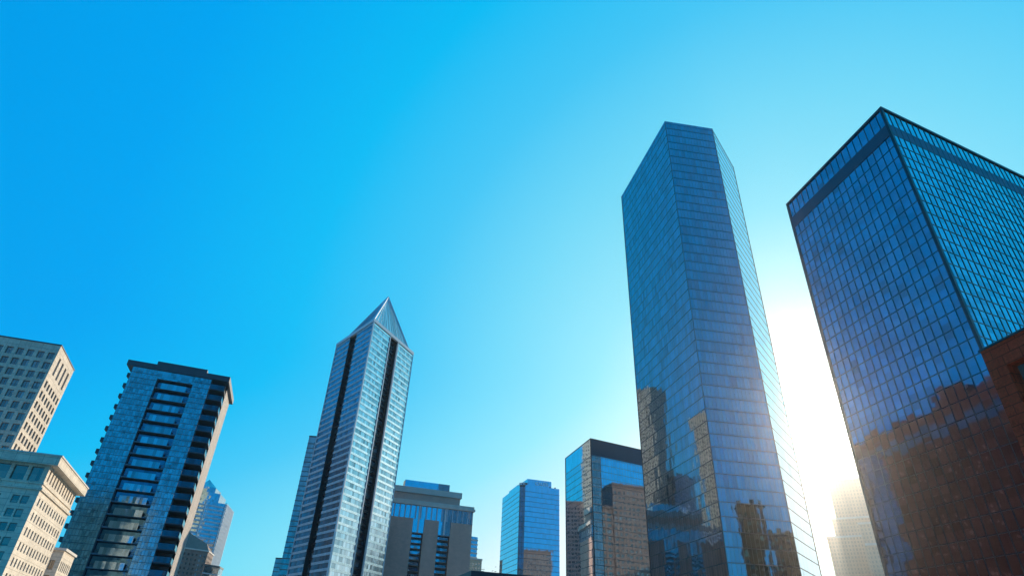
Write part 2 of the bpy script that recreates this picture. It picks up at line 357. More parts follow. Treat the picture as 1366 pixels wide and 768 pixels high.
# ------------------------------------------------------------------ Q: big gridded glass block at right
Q_poly = [(59.9, 100.6), (65.7, 73.3), (111.8, 92.6), (106.0, 119.9)]
b = Bld('glass_office_block', 'dark blue glass office block with a grid of square panes, at the right edge', Q_poly, 'skyscraper')
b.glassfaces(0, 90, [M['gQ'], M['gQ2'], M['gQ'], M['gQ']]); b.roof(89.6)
b.ringpart('roof_coping', -.5, .22, 90, 90.5, M['darkmetal'])
for k, F in enumerate(b.F):
    mb = MB(); fbox(mb, F, .3, F.len - .3, 83.7, 86.3, .01, .05 if k == 1 else .12); b.part('louvre_band', mb, M['qband'] if k == 1 else M['mband'])
fin = MB(); fin.box(WP, -.045, .045, -.08, 0, 0, 90); finm = shrmesh(fin, M['darkmetal'], 'mullion')
for i, F in enumerate(b.F):
    n = round(F.len / 1.55); st = F.len / n
    trm = MB(); trm.box(WP, .15, F.len - .15, -.06, 0, -.055, .055); trm = shrmesh(trm, M['darkmetal'], 'transom')
    for k in range(1, n): b.inst('mullion', finm, F.P(k * st, 0, 0), F.rot)
    if i < 2:
        for k in range(1, 33):
            z = 83.7 - k * 2.5
            if z > 2: b.inst('transom', trm, F.P(0, 0, z), F.rot)
for F in b.F:
    mb = MB(); fbox(mb, F, -.28, .28, 0, 89.99, -.3, .14); b.part('corner_post', mb, M['darkmetal'])

# ------------------------------------------------------------------ R: red-brown building at the right edge
R_poly = [(30.3, 34.1), (32.9, 19.5), (60, 24), (57.4, 38.6)]
b = Bld('red_brown_building', 'red brown low building with a big recessed window, cut by the right edge', R_poly)
F = b.F[0]; mb = MB()
us = [(1.24, 6.6), (8.2, 13.5)]
punched(b, F, 0, 20, us, [(2.0, 8.5), (11.4, 18.55)], .45, mb)
for F2 in b.F[1:]: fquad(mb, F2, 0, F2.len, 0, 20)
b.part('wall', mb, M['redbrown']); b.roof(19.8)
b.ringpart('coping', -.5, .08, 20, 20.12, M['darkmetal'])
place_windows(b, M['gR'], M['darkmetal'], True, 4)

# ------------------------------------------------------------------ M: bright blue block left of the tall tower
M_poly = para((31.9, 311.7), (40.5, 278.3), (70.9, 293.8))
b = Bld('blue_glass_block', 'bright blue mirror glass block with a dark top band, left of the tallest tower', M_poly, 'skyscraper')
b.glassfaces(0, 95, M['gM']); b.roof(94.7)
b.ringpart('roof_coping', -.4, .12, 95, 95.35, M['darkmetal'])
mb = MB(); fbox(mb, b.F[1], .2, b.F[1].len - .2, 87.4, 94.9, .01, .25); b.part('roof_band', mb, M['mband'])
for k in range(1, 29):
    b.ringpart('floor_band', 0, .05, k * 3.1 - .1, k * 3.1 + .1, M['greymetal'])
for F in b.F:
    mb = MB(); fbox(mb, F, -.2, .2, 0, 94.99, -.1, .16); b.part('corner_trim', mb, M['darkmetal'])
mul = MB(); mul.box(WP, -.035, .035, -.03, 0, .5, 87.3); mul = shrmesh(mul, M['greymetal'], 'mullion')
for F in b.F[:2]:
    n = round(F.len / 1.6)
    for k in range(1, n): b.inst('mullion', mul, F.P(k * F.len / n, 0, 0), F.rot)

# ------------------------------------------------------------------ L: blue tower with a dark groove
b = Bld('grooved_blue_tower', 'slim blue glass tower with a dark vertical groove and a stepped roof', [(0, 512.6), (12.7, 466.9), (17.0, 466.1), (43.6, 475.1), (32, 519)], 'skyscraper')
F0, F1, F2 = b.F[0], b.F[1], b.F[2]
for i in (0, 2, 3, 4):
    mb = MB(); fquad(mb, b.F[i], 0, b.F[i].len, 0, 120); b.part('glass_facade', mb, M['gM'])
mb = MB(); fquad(mb, F1, 0, F1.len, 0, 119, -1.6); fbox(mb, F1, 1.9, 2.5, 0, 121, -1.5, .1)
for (u, s_) in ((0, 1), (F1.len, -1)):
    mb.quad([F1.P(u, 0, 0), F1.P(u, -1.6, 0), F1.P(u, -1.6, 120), F1.P(u, 0, 120)])
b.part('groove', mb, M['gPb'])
b.roof(119.8)
for k in range(1, 33):
    q = [(0, 512.6), (12.7, 466.9), F1.P(.02, -1.5, 0)[:2], F1.P(F1.len - .02, -1.5, 0)[:2], (17.0, 466.1), (43.6, 475.1), (32, 519)]
    b.ringpart('floor_band', 0, .07, k * 3.6 - .14, k * 3.6 + .14, M['greymetal'], q)
mb = MB(); prism(mb, rect((18.7, 468.8), (37.4, 474.7), 22), 119.9, 125.2); b.part('roof_block', mb, M['gM'])
mb = MB(); prism(mb, rect((12.4, 473.3), (16.5, 470.7), 6), 119.9, 123); b.part('plant_room', mb, M['whitetrim'])
mb = MB(); prism(mb, [(5, 497), (11.5, 474.5), (24, 480), (18, 503)], 119.9, 121.8); b.part('plant_room', mb, M['gM'])
for u in (20.5, 24.5):
    mb = MB(); fbox(mb, F2, u, u + .9, 119.9, 121.0, -1.5, -.6); b.part('vent', mb, M['darkmetal'])
cu = bpy.data.curves.new('t', 'FONT'); cu.body = 'CAUITI'; cu.size = 3.4; cu.extrude = .12; cu.offset = .04
to = bpy.data.objects.new('t', cu); COL.objects.link(to); bpy.context.view_layer.update()
me = bpy.data.meshes.new_from_object(to); bpy.data.objects.remove(to); me.materials.append(M['letter'])
Fb = Face((18.7, 468.8), (37.4, 474.7))
s_ = b.inst('sign_lettering', me, Fb.P(6.2, .2, 121.2), 0); s_.rotation_euler = (rad(90), 0, Fb.rot)

# ------------------------------------------------------------------ G: pyramid topped tower
G0, G1, G2 = (-95.2, 299.7), (-69.6, 269.5), (-54.1, 306.4)
G_poly = para(G0, G1, G2)
b = Bld('pyramid_tower', 'striped glass tower with a pointed pyramid roof and dark vertical slots', G_poly, 'skyscraper')
SL = [(.37, .555), (.40, .60), (.4, .6), (.4, .6)]     # slot position along each face
SL[0] = (.385, .575)
nf = 49
walls = []
for i, F in enumerate(b.F):
    u0, u1 = SL[i][0] * F.len, SL[i][1] * F.len
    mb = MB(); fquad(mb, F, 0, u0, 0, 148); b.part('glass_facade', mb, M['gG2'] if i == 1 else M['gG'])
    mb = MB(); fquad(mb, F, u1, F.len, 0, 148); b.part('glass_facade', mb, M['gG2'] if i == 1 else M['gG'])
    mb = MB(); fquad(mb, F, u0, u1, 0, 147.2, -2.2, 1)
    for u in (u0, u1): mb.quad([F.P(u, 0, 0), F.P(u, -2.2, 0), F.P(u, -2.2, 148), F.P(u, 0, 148)])
    fq = b.part('recessed_slot', mb, [M['darkmetal'], M['win']])
    walls.append((F, u0, u1))
    for u in ([u0, u1] if i else []):
        mb = MB(); fbox(mb, F, u - .28, u + .28, 0, 147.9, -.3, .45); b.part('vertical_trim', mb, M['whitetrim'])
    mb = MB(); fbox(mb, F, -.3, .3, 0, 148, -.3, .35); b.part('corner_trim', mb, M['whitetrim'] if i else M['silver'])
outl = []; mis = []
for (F, u0, u1) in walls:
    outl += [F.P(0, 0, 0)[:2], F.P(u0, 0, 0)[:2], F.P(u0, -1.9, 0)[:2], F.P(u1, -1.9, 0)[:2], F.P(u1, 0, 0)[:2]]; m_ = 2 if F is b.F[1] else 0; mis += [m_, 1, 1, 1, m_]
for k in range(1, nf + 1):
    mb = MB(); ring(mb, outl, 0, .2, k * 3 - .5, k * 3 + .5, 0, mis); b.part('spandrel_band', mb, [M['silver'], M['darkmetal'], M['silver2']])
b.ringpart('eave', -.8, .5, 148, 149.6, M['whitetrim'])
b.roof(149.3)
Lv = Vector(G0) - Vector(G1); Rv = Vector(G2) - Vector(G1); g1 = Vector(G1)
pb = [g1 + Lv * .66, g1 + Rv * .0, g1 + Rv * .86, g1 + Lv * .66 + Rv * .86]
apex = (-70.6, 294.9, 178.2)
mb = MB()
for i in range(4):
    p, q = pb[i], pb[(i + 1) % 4]; w_ = (q - p).length
    mb.quad([(*p, 149.6), (*q, 149.6), apex], [(0, 0), (w_, 0), (w_ / 2, 30)])
pr = b.part('pyramid_roof', mb, M['pyr'])
mb = MB()
def bar(mb, p, q, r):
    p = Vector(p); q = Vector(q); d = (q - p).normalized(); x = d.cross(Vector((0, 0, 1))).normalized(); y = d.cross(x)
    c = [[e_ + x * (r * a) + y * (r * bb) for a, bb in ((-1, -1), (1, -1), (1, 1), (-1, 1))] for e_ in (p, q)]
    for k in range(4): mb.quad([c[0][k], c[0][(k + 1) % 4], c[1][(k + 1) % 4], c[1][k]])
    mb.quad(c[0]); mb.quad(c[1])
for p in pb:
    mb = MB(); bar(mb, (*p, 149.6), apex, .32); b.part('ridge_trim', mb, M['whitetrim'], None)
mb = MB()
for i in (0, 1, 2, 3):
    p, q = pb[i], pb[(i + 1) % 4]
    for k in range(1, 12):
        s0 = p.lerp(q, k / 12); bar(mb, (*s0, 149.7), Vector(apex).lerp(Vector((*s0, 149.6)), .06), .09)
b.part('roof_rib', mb, M['silver'])

# ------------------------------------------------------------------ H: plain slabs behind the pyramid tower
b = Bld('slab_tower', 'plain dark blue slab tower peeking out left of the pyramid tower', rect((-154.3, 465.7), (-132, 467.5), 24), 'skyscraper')
b.glassfaces(0, 150, M['gP']); b.roof(149.8); b.ringpart('parapet', -.4, .15, 149.2, 150.3, M['darkmetal'])
for k in range(1, 41): b.ringpart('floor_band', 0, .1, k * 3.6 - .3, k * 3.6 + .3, M['greymetal'])
b = Bld('low_slab_building', 'small dark blue block at the foot of the plain slab tower, bottom edge', rect((-208.7, 612), (-186, 613), 20))
b.glassfaces(0, 80, M['gP']); b.roof(79.8); b.ringpart('parapet', -.4, .15, 79.2, 80.3, M['darkmetal'])
for k in range(1, 22): b.ringpart('floor_band', 0, .1, k * 3.6 - .3, k * 3.6 + .3, M['greymetal'])

# ------------------------------------------------------------------ I: tan hotel block
a_, b_ = (-69.5, 336.6), (-16.2, 355.0)
b = Bld('tan_tower_block', 'tan brick block with wide piers and a blue glass crown', rect(a_, b_, 24))
F = b.F[0]; ln = F.len
sl_ = [(.405, .515), (.66, .78)]
piers = [(0, sl_[0][0]), (sl_[0][1], sl_[1][0]), (sl_[1][1], 1)]
for (p, q) in piers:
    mb = MB(); u0, u1 = p * ln, q * ln
    fquad(mb, F, u0, u1, 0, 68.5)
    for u in (u0, u1):
        if 0 < u < ln - .1: mb.quad([F.P(u, 0, 0), F.P(u, -2, 0), F.P(u, -2, 65), F.P(u, 0, 65)])
    b.part('brick_pier', mb, M['tan'])
mb = MB()
for G in b.F[1:]: fquad(mb, G, 0, G.len, 0, 68.5)
b.part('side_wall', mb, M['tan'])
for G in b.F:
    mb = MB(); fquad(mb, G, 0, G.len, 68.5, 75.4, -.35); b.part('crown_glass', mb, M['gM'])
mb = MB()
for G in b.F:
    n = round(G.len / 2.9)
    for k in range(n + 1):
        u = min(max(k * G.len / n, .3), G.len - .3); fbox(mb, G, u - .3, u + .3, 68.5, 75.4, -.3, -.02)
b.part('crown_pier', mb, M['silver'])
for (p, q) in sl_:
    u0, u1 = p * ln, q * ln; mb = MB(); fquad(mb, F, u0, u1, 61.5, 68.5, -.35); b.part('crown_glass', mb, M['gM'])
    mb = MB(); fbox(mb, F, (u0 + u1) / 2 - .5, (u0 + u1) / 2 + .3, 61.5, 75.3, -.3, .05); b.part('crown_pier', mb, M['whitetrim'])
    mb = MB(); fquad(mb, F, u0, u1, 0, 61.5, -2); fbox(mb, F, u0, u1, 61.0, 61.5, -2, -.2); b.part('recess', mb, M['shade'])
    bw = u1 - u0
    slab = MB(); slab.box(WP, .05, bw - .05, 0, 1.7, 0, .28); slab = shrmesh(slab, M['greybrown'], 'balcony')
    rail = MB(); rail.box(WP, .1, bw - .9, .0, .08, .28, 1.55); rail = shrmesh(rail, M['gE'], 'railing')
    wn = MB(); wn.quad([(.3, 1.75, .4), (bw - .3, 1.75, .4), (bw - .3, 1.75, 2.3), (.3, 1.75, 2.3)], [(0, 0), (3, 0), (3, 2), (0, 2)]); wn = shrmesh(wn, M['win'], 'window')
    for k in range(1, 22):
        z = 61.5 - k * 2.75
        if z < 3: break
        o = b.inst('balcony', slab, F.P(u0, -.25, z), F.rot); b.inst('railing', rail, (0, 0, 0), 0, o, True); b.inst('window', wn, (0, 0, 0), 0, o, True)
b.ringpart('cornice', -1, .9, 75.4, 76.6, M['tanlight']); b.ringpart('cornice', -.8, .4, 76.6, 77.9, M['tanlight'])
b.roof(77.5)
up = rect((-61.6, 354.7), (-25.0, 367.3), 10)
b2 = offset(up, 0); mb = MB(); prism(mb, b2, 77.6, 86.2); b.part('upper_storey', mb, M['tan'])
b.ringpart('cornice', -.6, .8, 85.0, 88.2, M['tanlight'], up)
mb = MB(); prism(mb, rect((-57.2, 358.5), (-31.8, 367.2), 6), 86, 92.6); b.part('penthouse', mb, M['gM'])
mb = MB(); bar(mb, (-33, 368, 88), (-33, 368, 96), .12); b.part('roof_antenna', mb, M['greymetal'])

# ------------------------------------------------------------------ J, K: small things in the gap
b = Bld('banded_office_tower', 'small far banded office tower showing just right of the tan block', rect((-34, 570), (-20.7, 577.5), 14))
b.glassfaces(0, 100, M['gE']); b.roof(99.7)
for k in range(1, 28): b.ringpart('floor_band', 0, .3, k * 3.6 - .6, k * 3.6 + .6, M['tanlight'])
b = Bld('pale_stepped_building', 'small pale stone building below the far banded tower', rect((-30, 558), (-15.4, 564), 8))
mb = MB(); punched(b, b.F[0], 0, 80, spans(5, b.F[0].len, 1.5, 1.2), floors(4, 21, 3.5, 1.9, .9), .3, mb)
punched(b, b.F[1], 0, 80, spans(3, b.F[1].len, 1.3, 1), floors(4, 21, 3.5, 1.9, .9), .3, mb)
for G in b.F[2:]: fquad(mb, G, 0, G.len, 0, 80)
b.part('wall', mb, M['hazybeige']); b.roof(79.8); b.ringpart('cornice', -.3, .4, 79, 80.3, M['tanlight']); place_windows(b, M['win'], M['tanlight'])
b = Bld('dark_flat_roof_building', 'low dark flat roofed building between the tan block and the grooved tower', rect((-6.2, 151.0), (8, 155.6), 16))
b.glassfaces(0, 18.6, M['gP']); b.roof(19.6); b.ringpart('roof_fascia', -.5, .3, 18.6, 20.2, M['darkmetal'])
def antenna(x, y, z, h, label, arms):
    mb = MB(); bar(mb, (x, y, z), (x, y, z + h), .07)
    for (dz, r) in arms: bar(mb, (x - r, y, z + dz), (x + r, y, z + dz + .1), .045)
    o = mb.build('roof_antenna', M['greymetal'], None, (x, y, z)); o.location = (x, y, z); tag(o, label, 'antenna', 'antennas on the dark flat roof')
antenna(-.9, 156, 19.6, 3.4, 'tallest thin antenna mast on the dark flat roof', [(1.2, .25), (2.2, .15)])
antenna(-.1, 156.5, 19.6, 1.5, 'short antenna with cross arms right of the tallest mast', [(.9, .3)])
antenna(-1.6, 156, 19.6, 1.7, 'short twin arm antenna left of the tallest mast', [(.8, .3), (1.3, .2)])
antenna(-3.9, 155.5, 19.6, 1.9, 'bushy antenna cluster near the tan block end of the dark roof', [(.8, .5), (1.1, .35), (1.5, .45)])

# ------------------------------------------------------------------ D: dark tower with balconies
K = 1.4474  # whole tower enlarged and pushed away from the camera by this factor
def kp(*p): return tuple(q * K for q in p)
Dl, Dr, Dd = kp(-113.4, 168.8), kp(-88.9, 178.0), kp(-94.9, 196.8)
D_poly = [Dl, Dr, Dd, kp(-119.4, 187.6)]
b = Bld('balcony_tower', 'blue apartment tower with a central ladder of balconies under a charcoal roof slab', D_poly, 'skyscraper')
F, FS, FLt = b.F[0], b.F[1], b.F[3]; ln = F.len
PT = 4.78; ZT = 107.0; cz = ZT - 3.8
s0, s1, s2 = .285 * ln, .66 * ln, .845 * ln
for (u0, u1) in ((0, s0), (s1, s2)):
    mb = MB(); fquad(mb, F, u0, u1, 0, ZT); b.part('glass_facade', mb, M['gD'])
    mb = MB()
    for k in range(0, 46): z = ZT - k * PT / 2; fbox(mb, F, u0 + .02, u1 - .02, z - .09, z + (.07 if k else -.01), 0, .1) if z > .3 else None
    n = round((u1 - u0) / 1.1)
    for k in range(n + 1):
        u = u0 + (u1 - u0) * k / n; u = min(max(u, u0 + .07), u1 - .07); fbox(mb, F, u - .04, u + .04, .2, ZT - .12, 0, .06)
    b.part('facade_grid', mb, M['greymetal'])
mb = MB(); fquad(mb, F, s0, s1, cz, ZT); b.part('glass_facade', mb, M['gD'])
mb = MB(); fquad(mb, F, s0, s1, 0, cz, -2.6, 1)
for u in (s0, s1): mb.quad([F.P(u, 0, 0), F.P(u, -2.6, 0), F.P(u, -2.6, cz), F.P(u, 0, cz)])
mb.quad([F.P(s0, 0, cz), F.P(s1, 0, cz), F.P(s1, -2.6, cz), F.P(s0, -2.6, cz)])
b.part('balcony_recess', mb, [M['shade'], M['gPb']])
wc = s1 - s0
slab = MB(); slab.box(WP, .04, wc - .04, 0, 2.5, 0, .5); slab = shrmesh(slab, M['bslab'], 'balcony')
rl = MB(); rl.box(WP, wc * .16, wc * .87, -.08, .0, .15, 2.7); rl = shrmesh(rl, M['gRl'], 'glass_railing')
hb = MB(); hb.box(WP, .1, wc - .1, .1, .2, 1.7, 1.82); [hb.box(WP, .1 + j * .7, .16 + j * .7, .1, .18, .5, 1.7) for j in range(int(wc / .7))]; hb = shrmesh(hb, M['darkmetal'], 'handrail')
for k in range(22):
    z = cz - PT * (k + 1) + .4
    if z < 2: break
    o = b.inst('balcony', slab, F.P(s0, -.02, z), F.rot)
    b.inst('glass_railing', rl, (0, 0, 0), 0, o, True); b.inst('handrail', hb, (0, 0, 0), 0, o, True)
# corner recess with stacked dark balconies, ribbed side wall behind it
mb = MB(); dd = 9.5
fquad(mb, F, s2, ln - .4, 0, ZT, -dd)
mb.quad([F.P(s2, 0, 0), F.P(s2, -dd, 0), F.P(s2, -dd, ZT), F.P(s2, 0, ZT)])
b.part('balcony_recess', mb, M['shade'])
mb = MB(); fquad(mb, FS, dd, FS.len, 0, ZT); b.part('side_wall', mb, M['ribbed'])
n = 10; rb_ = MB(); rb_.box(WP, -.25, .25, -.1, 0, 0, ZT - .4); rb_ = shrmesh(rb_, M['ribbed'], 'side_rib')
for k in range(n): b.inst('side_rib', rb_, FS.P(dd + .6 + (FS.len - dd - 1.2) * k / (n - 1), 0, 0), FS.rot)
mb = MB()
for G in (b.F[2], b.F[3]): fquad(mb, G, 0, G.len, 0, ZT)
b.part('rear_wall', mb, M['gD'])
cw = ln - s2
cs = MB(); cs.box(WP, .03, cw + .6, -.2, dd - .03, 0, .45); cs = shrmesh(cs, M['dslab'], 'corner_balcony')
cr = MB()
cr.box(WP, .05, cw - .1, -.16, -.06, .45, 2.5)
for q in range(4):
    a0, a1 = q * math.pi / 8, (q + 1) * math.pi / 8
    pts = [(cw - .1 + .6 * sin(a), .44 - .6 * cos(a)) for a in (a0, a1)]
    cr.quad([(*pts[0], .45), (*pts[1], .45), (*pts[1], 2.5), (*pts[0], 2.5)])
cr.box(WP, cw + .4, cw + .5, .44, dd - .1, .45, 2.5)
cr = shrmesh(cr, M['dkgl'], 'railing')
for k in range(22):
    z = ZT - PT * (k + 1) + .1
    if z < 2: break
    o = b.inst('corner_balcony', cs, F.P(s2, 0, z), F.rot); b.inst('railing', cr, (0, 0, 0), 0, o, True)
# little balconies that stick out of the left side
lb = MB(); lb.box(WP, 0, 2.8, -1.3, 0, 0, .3); lb.box(WP, 0, 2.8, -1.3, -1.18, .3, 1.7); lb.box(WP, 0, .1, -1.18, 0, .3, 1.7); lb.box(WP, 2.7, 2.8, -1.18, 0, .3, 1.7)
lb = shrmesh(lb, M['dslab'], 'side_balcony')
for k in range(22):
    z = ZT - PT * (k + 1)
    if z < 2: break
    b.inst('side_balcony', lb, FLt.P(FLt.len - 3.4, 0, z), FLt.rot)
ra, rb2 = Vector(kp(-115.0, 167.8)), Vector(kp(-87.9, 177.9))
mb = MB(); prism(mb, [tuple(ra), tuple(rb2), kp(-94.3, 198.2), kp(-121.4, 188.1)], 107.05, 109.4); b.part('roof_slab', mb, M['dslab'])
mb = MB(); prism(mb, rect(tuple(ra.lerp(rb2, .27) + Vector((-.3, .6))), tuple(ra.lerp(rb2, .76) + Vector((-.3, .6))), 20), 109.4, 111.2); b.part('roof_plant', mb, M['dslab'])

# ------------------------------------------------------------------ A: beige tower at the left edge
A_poly = para((-149.4, 135.4), (-118.3, 145.0), (-124.7, 161.4))
b = Bld('beige_office_tower', 'taller beige stone tower with square windows, rising behind the corniced block', A_poly)
F, FS = b.F[0], b.F[1]
mb = MB(); nr = 24; P_ = 2.75; top = 69 - 1.9
zs = [(top - (k + 1) * P_ + .55, top - k * P_ - .35) for k in range(nr)][::-1]; zs = [z for z in zs if z[0] > 1]
nc = 14; st = F.len / nc; us = [(F.len - 1.3 - (nc - 1 - j) * st * 1.0 - .75, F.len - 1.3 - (nc - 1 - j) * st * 1.0 + .75) for j in range(nc)]
us = [u for u in us if u[0] > .2]
punched(b, F, 0, 69, us, zs, .45, mb)
us2 = spans(4, FS.len, 1.5, 2.6, 1.6)
zst = (62.0, 66.8)
punched(b, FS, 60.6, 69, spans(4, FS.len, 1.5, 3.0, 2.4), [zst], .6, mb)
nw = [w for w in b.wins]
zs2 = [(60.2 - (k + 1) * P_ + .5, 60.2 - k * P_ - .45) for k in range(21)][::-1]; zs2 = [z for z in zs2 if z[0] > 1]
punched(b, FS, 0, 60.6, spans(6, FS.len, 1.45, 1.4), zs2, .4, mb)
for G in b.F[2:]: fquad(mb, G, 0, G.len, 0, 69)
b.part('wall', mb, M['beige']); b.roof(68.8); b.ringpart('coping', -.5, .12, 69, 69.25, M['dslab'])
place_windows(b, M['win'], M['greybrown'], True, 1, 34)

# ------------------------------------------------------------------ B: beige block with a heavy cornice
B_poly = para((-103.4, 103.2), (-81.6, 110.5), (-90.2, 132.9))
b = Bld('corniced_beige_block', 'cream stone block with a heavy overhanging cornice and rows of narrow windows', B_poly)
F, FS = b.F[0], b.F[1]
mb = MB(); zt = 29.2
def grp(n0):  # pairs of windows
    r = []; u = F.len - 1.1
    while u > 2.6:
        r.append((u - 1.15, u)); r.append((u - 2.55, u - 1.4)); u -= 4.3
    return sorted([q for q in r if q[0] > .3])
zf = [(23.9 - k * 2.25 - 1.35, 23.9 - k * 2.25) for k in range(10)][::-1]; zf = [z for z in zf if z[0] > .6]
punched(b, F, 0, 25.2, grp(0), zf, .3, mb)
ub = []; u = F.len - .8
for w_ in (1.9, 2.1, 4.2, 2.1, 1.9, 4.2, 1.9):
    if u - w_ < .3: break
    ub.append((u - w_, u)); u -= w_ + .55
punched(b, F, 25.2, zt, sorted(ub), [(26.4, 28.9)], .5, mb)
zf2 = [(24.0 - k * 2.42 - 1.3, 24.0 - k * 2.42) for k in range(9)][::-1]; zf2 = [z for z in zf2 if z[0] > .6]
punched(b, FS, 0, 25.2, spans(11, FS.len, .85, 1.6, 1.3), zf2, .35, mb)
punched(b, FS, 25.2, zt, spans(11, FS.len, .9, 1.2, 1.2), [(26.8, 28.9)], .5, mb)
for G in b.F[2:]: fquad(mb, G, 0, G.len, 0, zt)
b.part('wall', mb, M['beigeB'])
b.ringpart('string_course', 0, .3, 25.0, 25.45, M['beigeB']); b.ringpart('string_course', 0, .18, 26.0, 26.2, M['beigeB'])
b.ringpart('cornice', -.5, 1.35, 29.2, 30.75, M['beigeB']); b.ringpart('cornice_lip', -.5, 1.5, 30.75, 31.0, M['tanlight']); b.roof(30.7)
place_windows(b, M['winb'], M['greybrown'], True, 0, 5)

# ------------------------------------------------------------------ C: little beige building
b = Bld('small_beige_building', 'small sunlit beige building tucked behind the corniced block at its foot', para((-106.5, 146.5), (-98.7, 149.2), (-102.9, 160.1)))
mb = MB(); punched(b, b.F[1], 0, 20.3, spans(6, b.F[1].len, .8, 1), floors(.6, 6, 3.0, 1.9, .7), .3, mb)
punched(b, b.F[0], 0, 20.3, spans(3, b.F[0].len, 1, 1), floors(.6, 6, 3.0, 1.9, .7), .3, mb)
for G in b.F[2:]: fquad(mb, G, 0, G.len, 0, 20.3)
b.part('wall', mb, M['beigeB']); b.ringpart('cornice', -.3, .35, 20.3, 20.8, M['tanlight']); b.roof(20.5); place_windows(b, M['winb'], M['greybrown'])

# ------------------------------------------------------------------ E, F: far buildings behind the balcony tower
Ep = para((-328.3, 661.4), (-299.4, 683.3), (-307.9, 726.1))
b = Bld('stepped_glass_tower', 'pale blue stepped glass tower with a pointed top, behind the balcony tower', Ep, 'skyscraper')
b.glassfaces(0, 140, M['gE']); b.roof(140)
for k in range(1, 35): b.ringpart('floor_band', 0, .5, k * 4 - .8, k * 4 + .8, M['silver'])
for (G, u, w_, z) in [(b.F[0], b.F[0].len * .42, 1.2, 141), (b.F[0], b.F[0].len - 1, .9, 141)] + [(b.F[1], 1 + k * 5, 1.2, 140.5) for k in range(9)]:
    mb = MB(); fbox(mb, G, u, u + w_, 0, z, .5, 1.2); b.part('vertical_trim', mb, M['whitetrim'])
up = para((-327, 665), (-307.2, 680), (-312, 708)); mb = MB(); prism(mb, up, 140, 149.5); b.part('upper_tier', mb, M['gE'])
up2 = para((-326, 668), (-313, 678), (-316, 700)); mb = MB(); prism(mb, up2, 149.5, 155); b.part('upper_tier', mb, M['gE'])
mb = MB(); cx = sum(p[0] for p in up2) / 4; cy = sum(p[1] for p in up2) / 4
for i in range(4): mb.quad([(*up2[i], 155), (*up2[(i + 1) % 4], 155), (-327, 687, 166)])
b.part('pointed_roof', mb, M['gE'])
for (x, y, z0, z1) in ((-327, 687, 165, 176), (-309, 690, 149, 156)):
    mb = MB(); bar(mb, (x, y, z0), (x, y, z1), .22); b.part('mast', mb, M['whitetrim'])
Fp = para((-285.5, 574), (-264.0, 593.2), (-269.7, 618.7))
b = Bld('gabled_grey_building', 'grey brown stone building with a gable roof, below the stepped glass tower', Fp)
mb = MB(); punched(b, b.F[0], 0, 80, spans(8, b.F[0].len, 1.6, 1.5), floors(2, 20, 3.8, 2, .9), .3, mb)
punched(b, b.F[1], 0, 80, spans(7, b.F[1].len, 1.6, 1.5), floors(2, 20, 3.8, 2, .9), .3, mb)
for G in b.F[2:]: fquad(mb, G, 0, G.len, 0, 80)
b.part('wall', mb, M['greybrown']); b.ringpart('cornice', -.3, .6, 80, 81, M['tanlight']); place_windows(b, M['win'], M['greybrown'])
mb = MB(); p0, p1, p2, p3 = Fp; m0 = ((p0[0] + p3[0]) / 2, (p0[1] + p3[1]) / 2, 97); m1 = (p1[0] * .8 + p0[0] * .2, p1[1] * .8 + p0[1] * .2 + 6, 87)
mb.quad([(*p0, 81), (*p1, 81), m1, m0]); mb.quad([(*p2, 81), (*p3, 81), m0, m1]); mb.quad([(*p1, 81), (*p2, 81), m1]); mb.quad([(*p3, 81), (*p0, 81), m0])
b.part('gable_roof', mb, M['greybrown'])
b = Bld('small_blue_block', 'tiny blue glass block right of the gabled grey building, bottom edge', para((-226, 508), (-219.0, 519.2), (-221.0, 531.8)))
b.glassfaces(0, 60, M['gE']); b.roof(59.8); b.ringpart('parapet', -.3, .2, 59, 60.3, M['greymetal'])
for k in range(1, 16): b.ringpart('floor_band', 0, .2, k * 3.6 - .4, k * 3.6 + .4, M['silver'])

# ------------------------------------------------------------------ S: hazy stepped tower under the sun
def pol(az, r): return (r * sin(rad(az)), r * cos(rad(az)))
def S_block(b, poly, z0, z1, nu, name):
    B2 = [Face(poly[i], poly[(i + 1) % 4]) for i in range(4)]; mb = MB()
    for G in B2[:2]:
        n = max(2, round(G.len / nu)); punched(b, G, z0, z1, spans(n, G.len, nu * .45, nu * .35), [z for z in floors(z0 + .5, int((z1 - z0 - 1) / 3.8), 3.8, 2.2, .9)], .4, mb)
    for G in B2[2:]: fquad(mb, G, 0, G.len, z0, z1)
    cap(mb, poly, z1); b.part(name, mb, M['hazybeige'])
    mb = MB(); ring(mb, poly, -.4, .7, z1 - 1.4, z1 + .6); b.part('cornice', mb, M['tanlight'])
sp = rect(pol(27.25, 792), pol(30.9, 790), 34)
b = Bld('hazy_stepped_tower', 'pale sandstone stepped tower washed out by sun glare, between the two big glass towers', sp, 'skyscraper')
S_block(b, sp, 0, 138, 3.2, 'base')
S_block(b, rect(pol(27.9, 797), pol(30.7, 795), 26), 138, 158, 3.2, 'lower_tier')
S_block(b, rect(pol(28.24, 800), pol(30.62, 799), 22), 158, 201, 3.2, 'shaft')
mb = MB(); prism(mb, rect(pol(28.5, 803), pol(30.4, 802), 16), 201, 210); b.part('crown', mb, M['hazybeige'])
mb = MB(); prism(mb, rect(pol(28.9, 805), pol(30.1, 804), 12), 210, 217.5); b.part('crown', mb, M['hazybeige'])
place_windows(b, M['wins'], M['hazybeige'])
rp_ = rect(pol(29.9, 690), pol(33, 688), 22)
b = Bld('low_sandstone_block', 'pale sandstone block half hidden by the gridded glass block, right of the hazy stepped tower', rp_)
S_block(b, rp_, 0, 113, 3.2, 'wall'); place_windows(b, M['wins'], M['hazybeige'])
rp_ = rect(pol(29.75, 745), pol(33, 743), 22)
b = Bld('terraced_sandstone_block', 'pale sandstone block with a ledge roof against the right side of the hazy stepped tower', rp_)
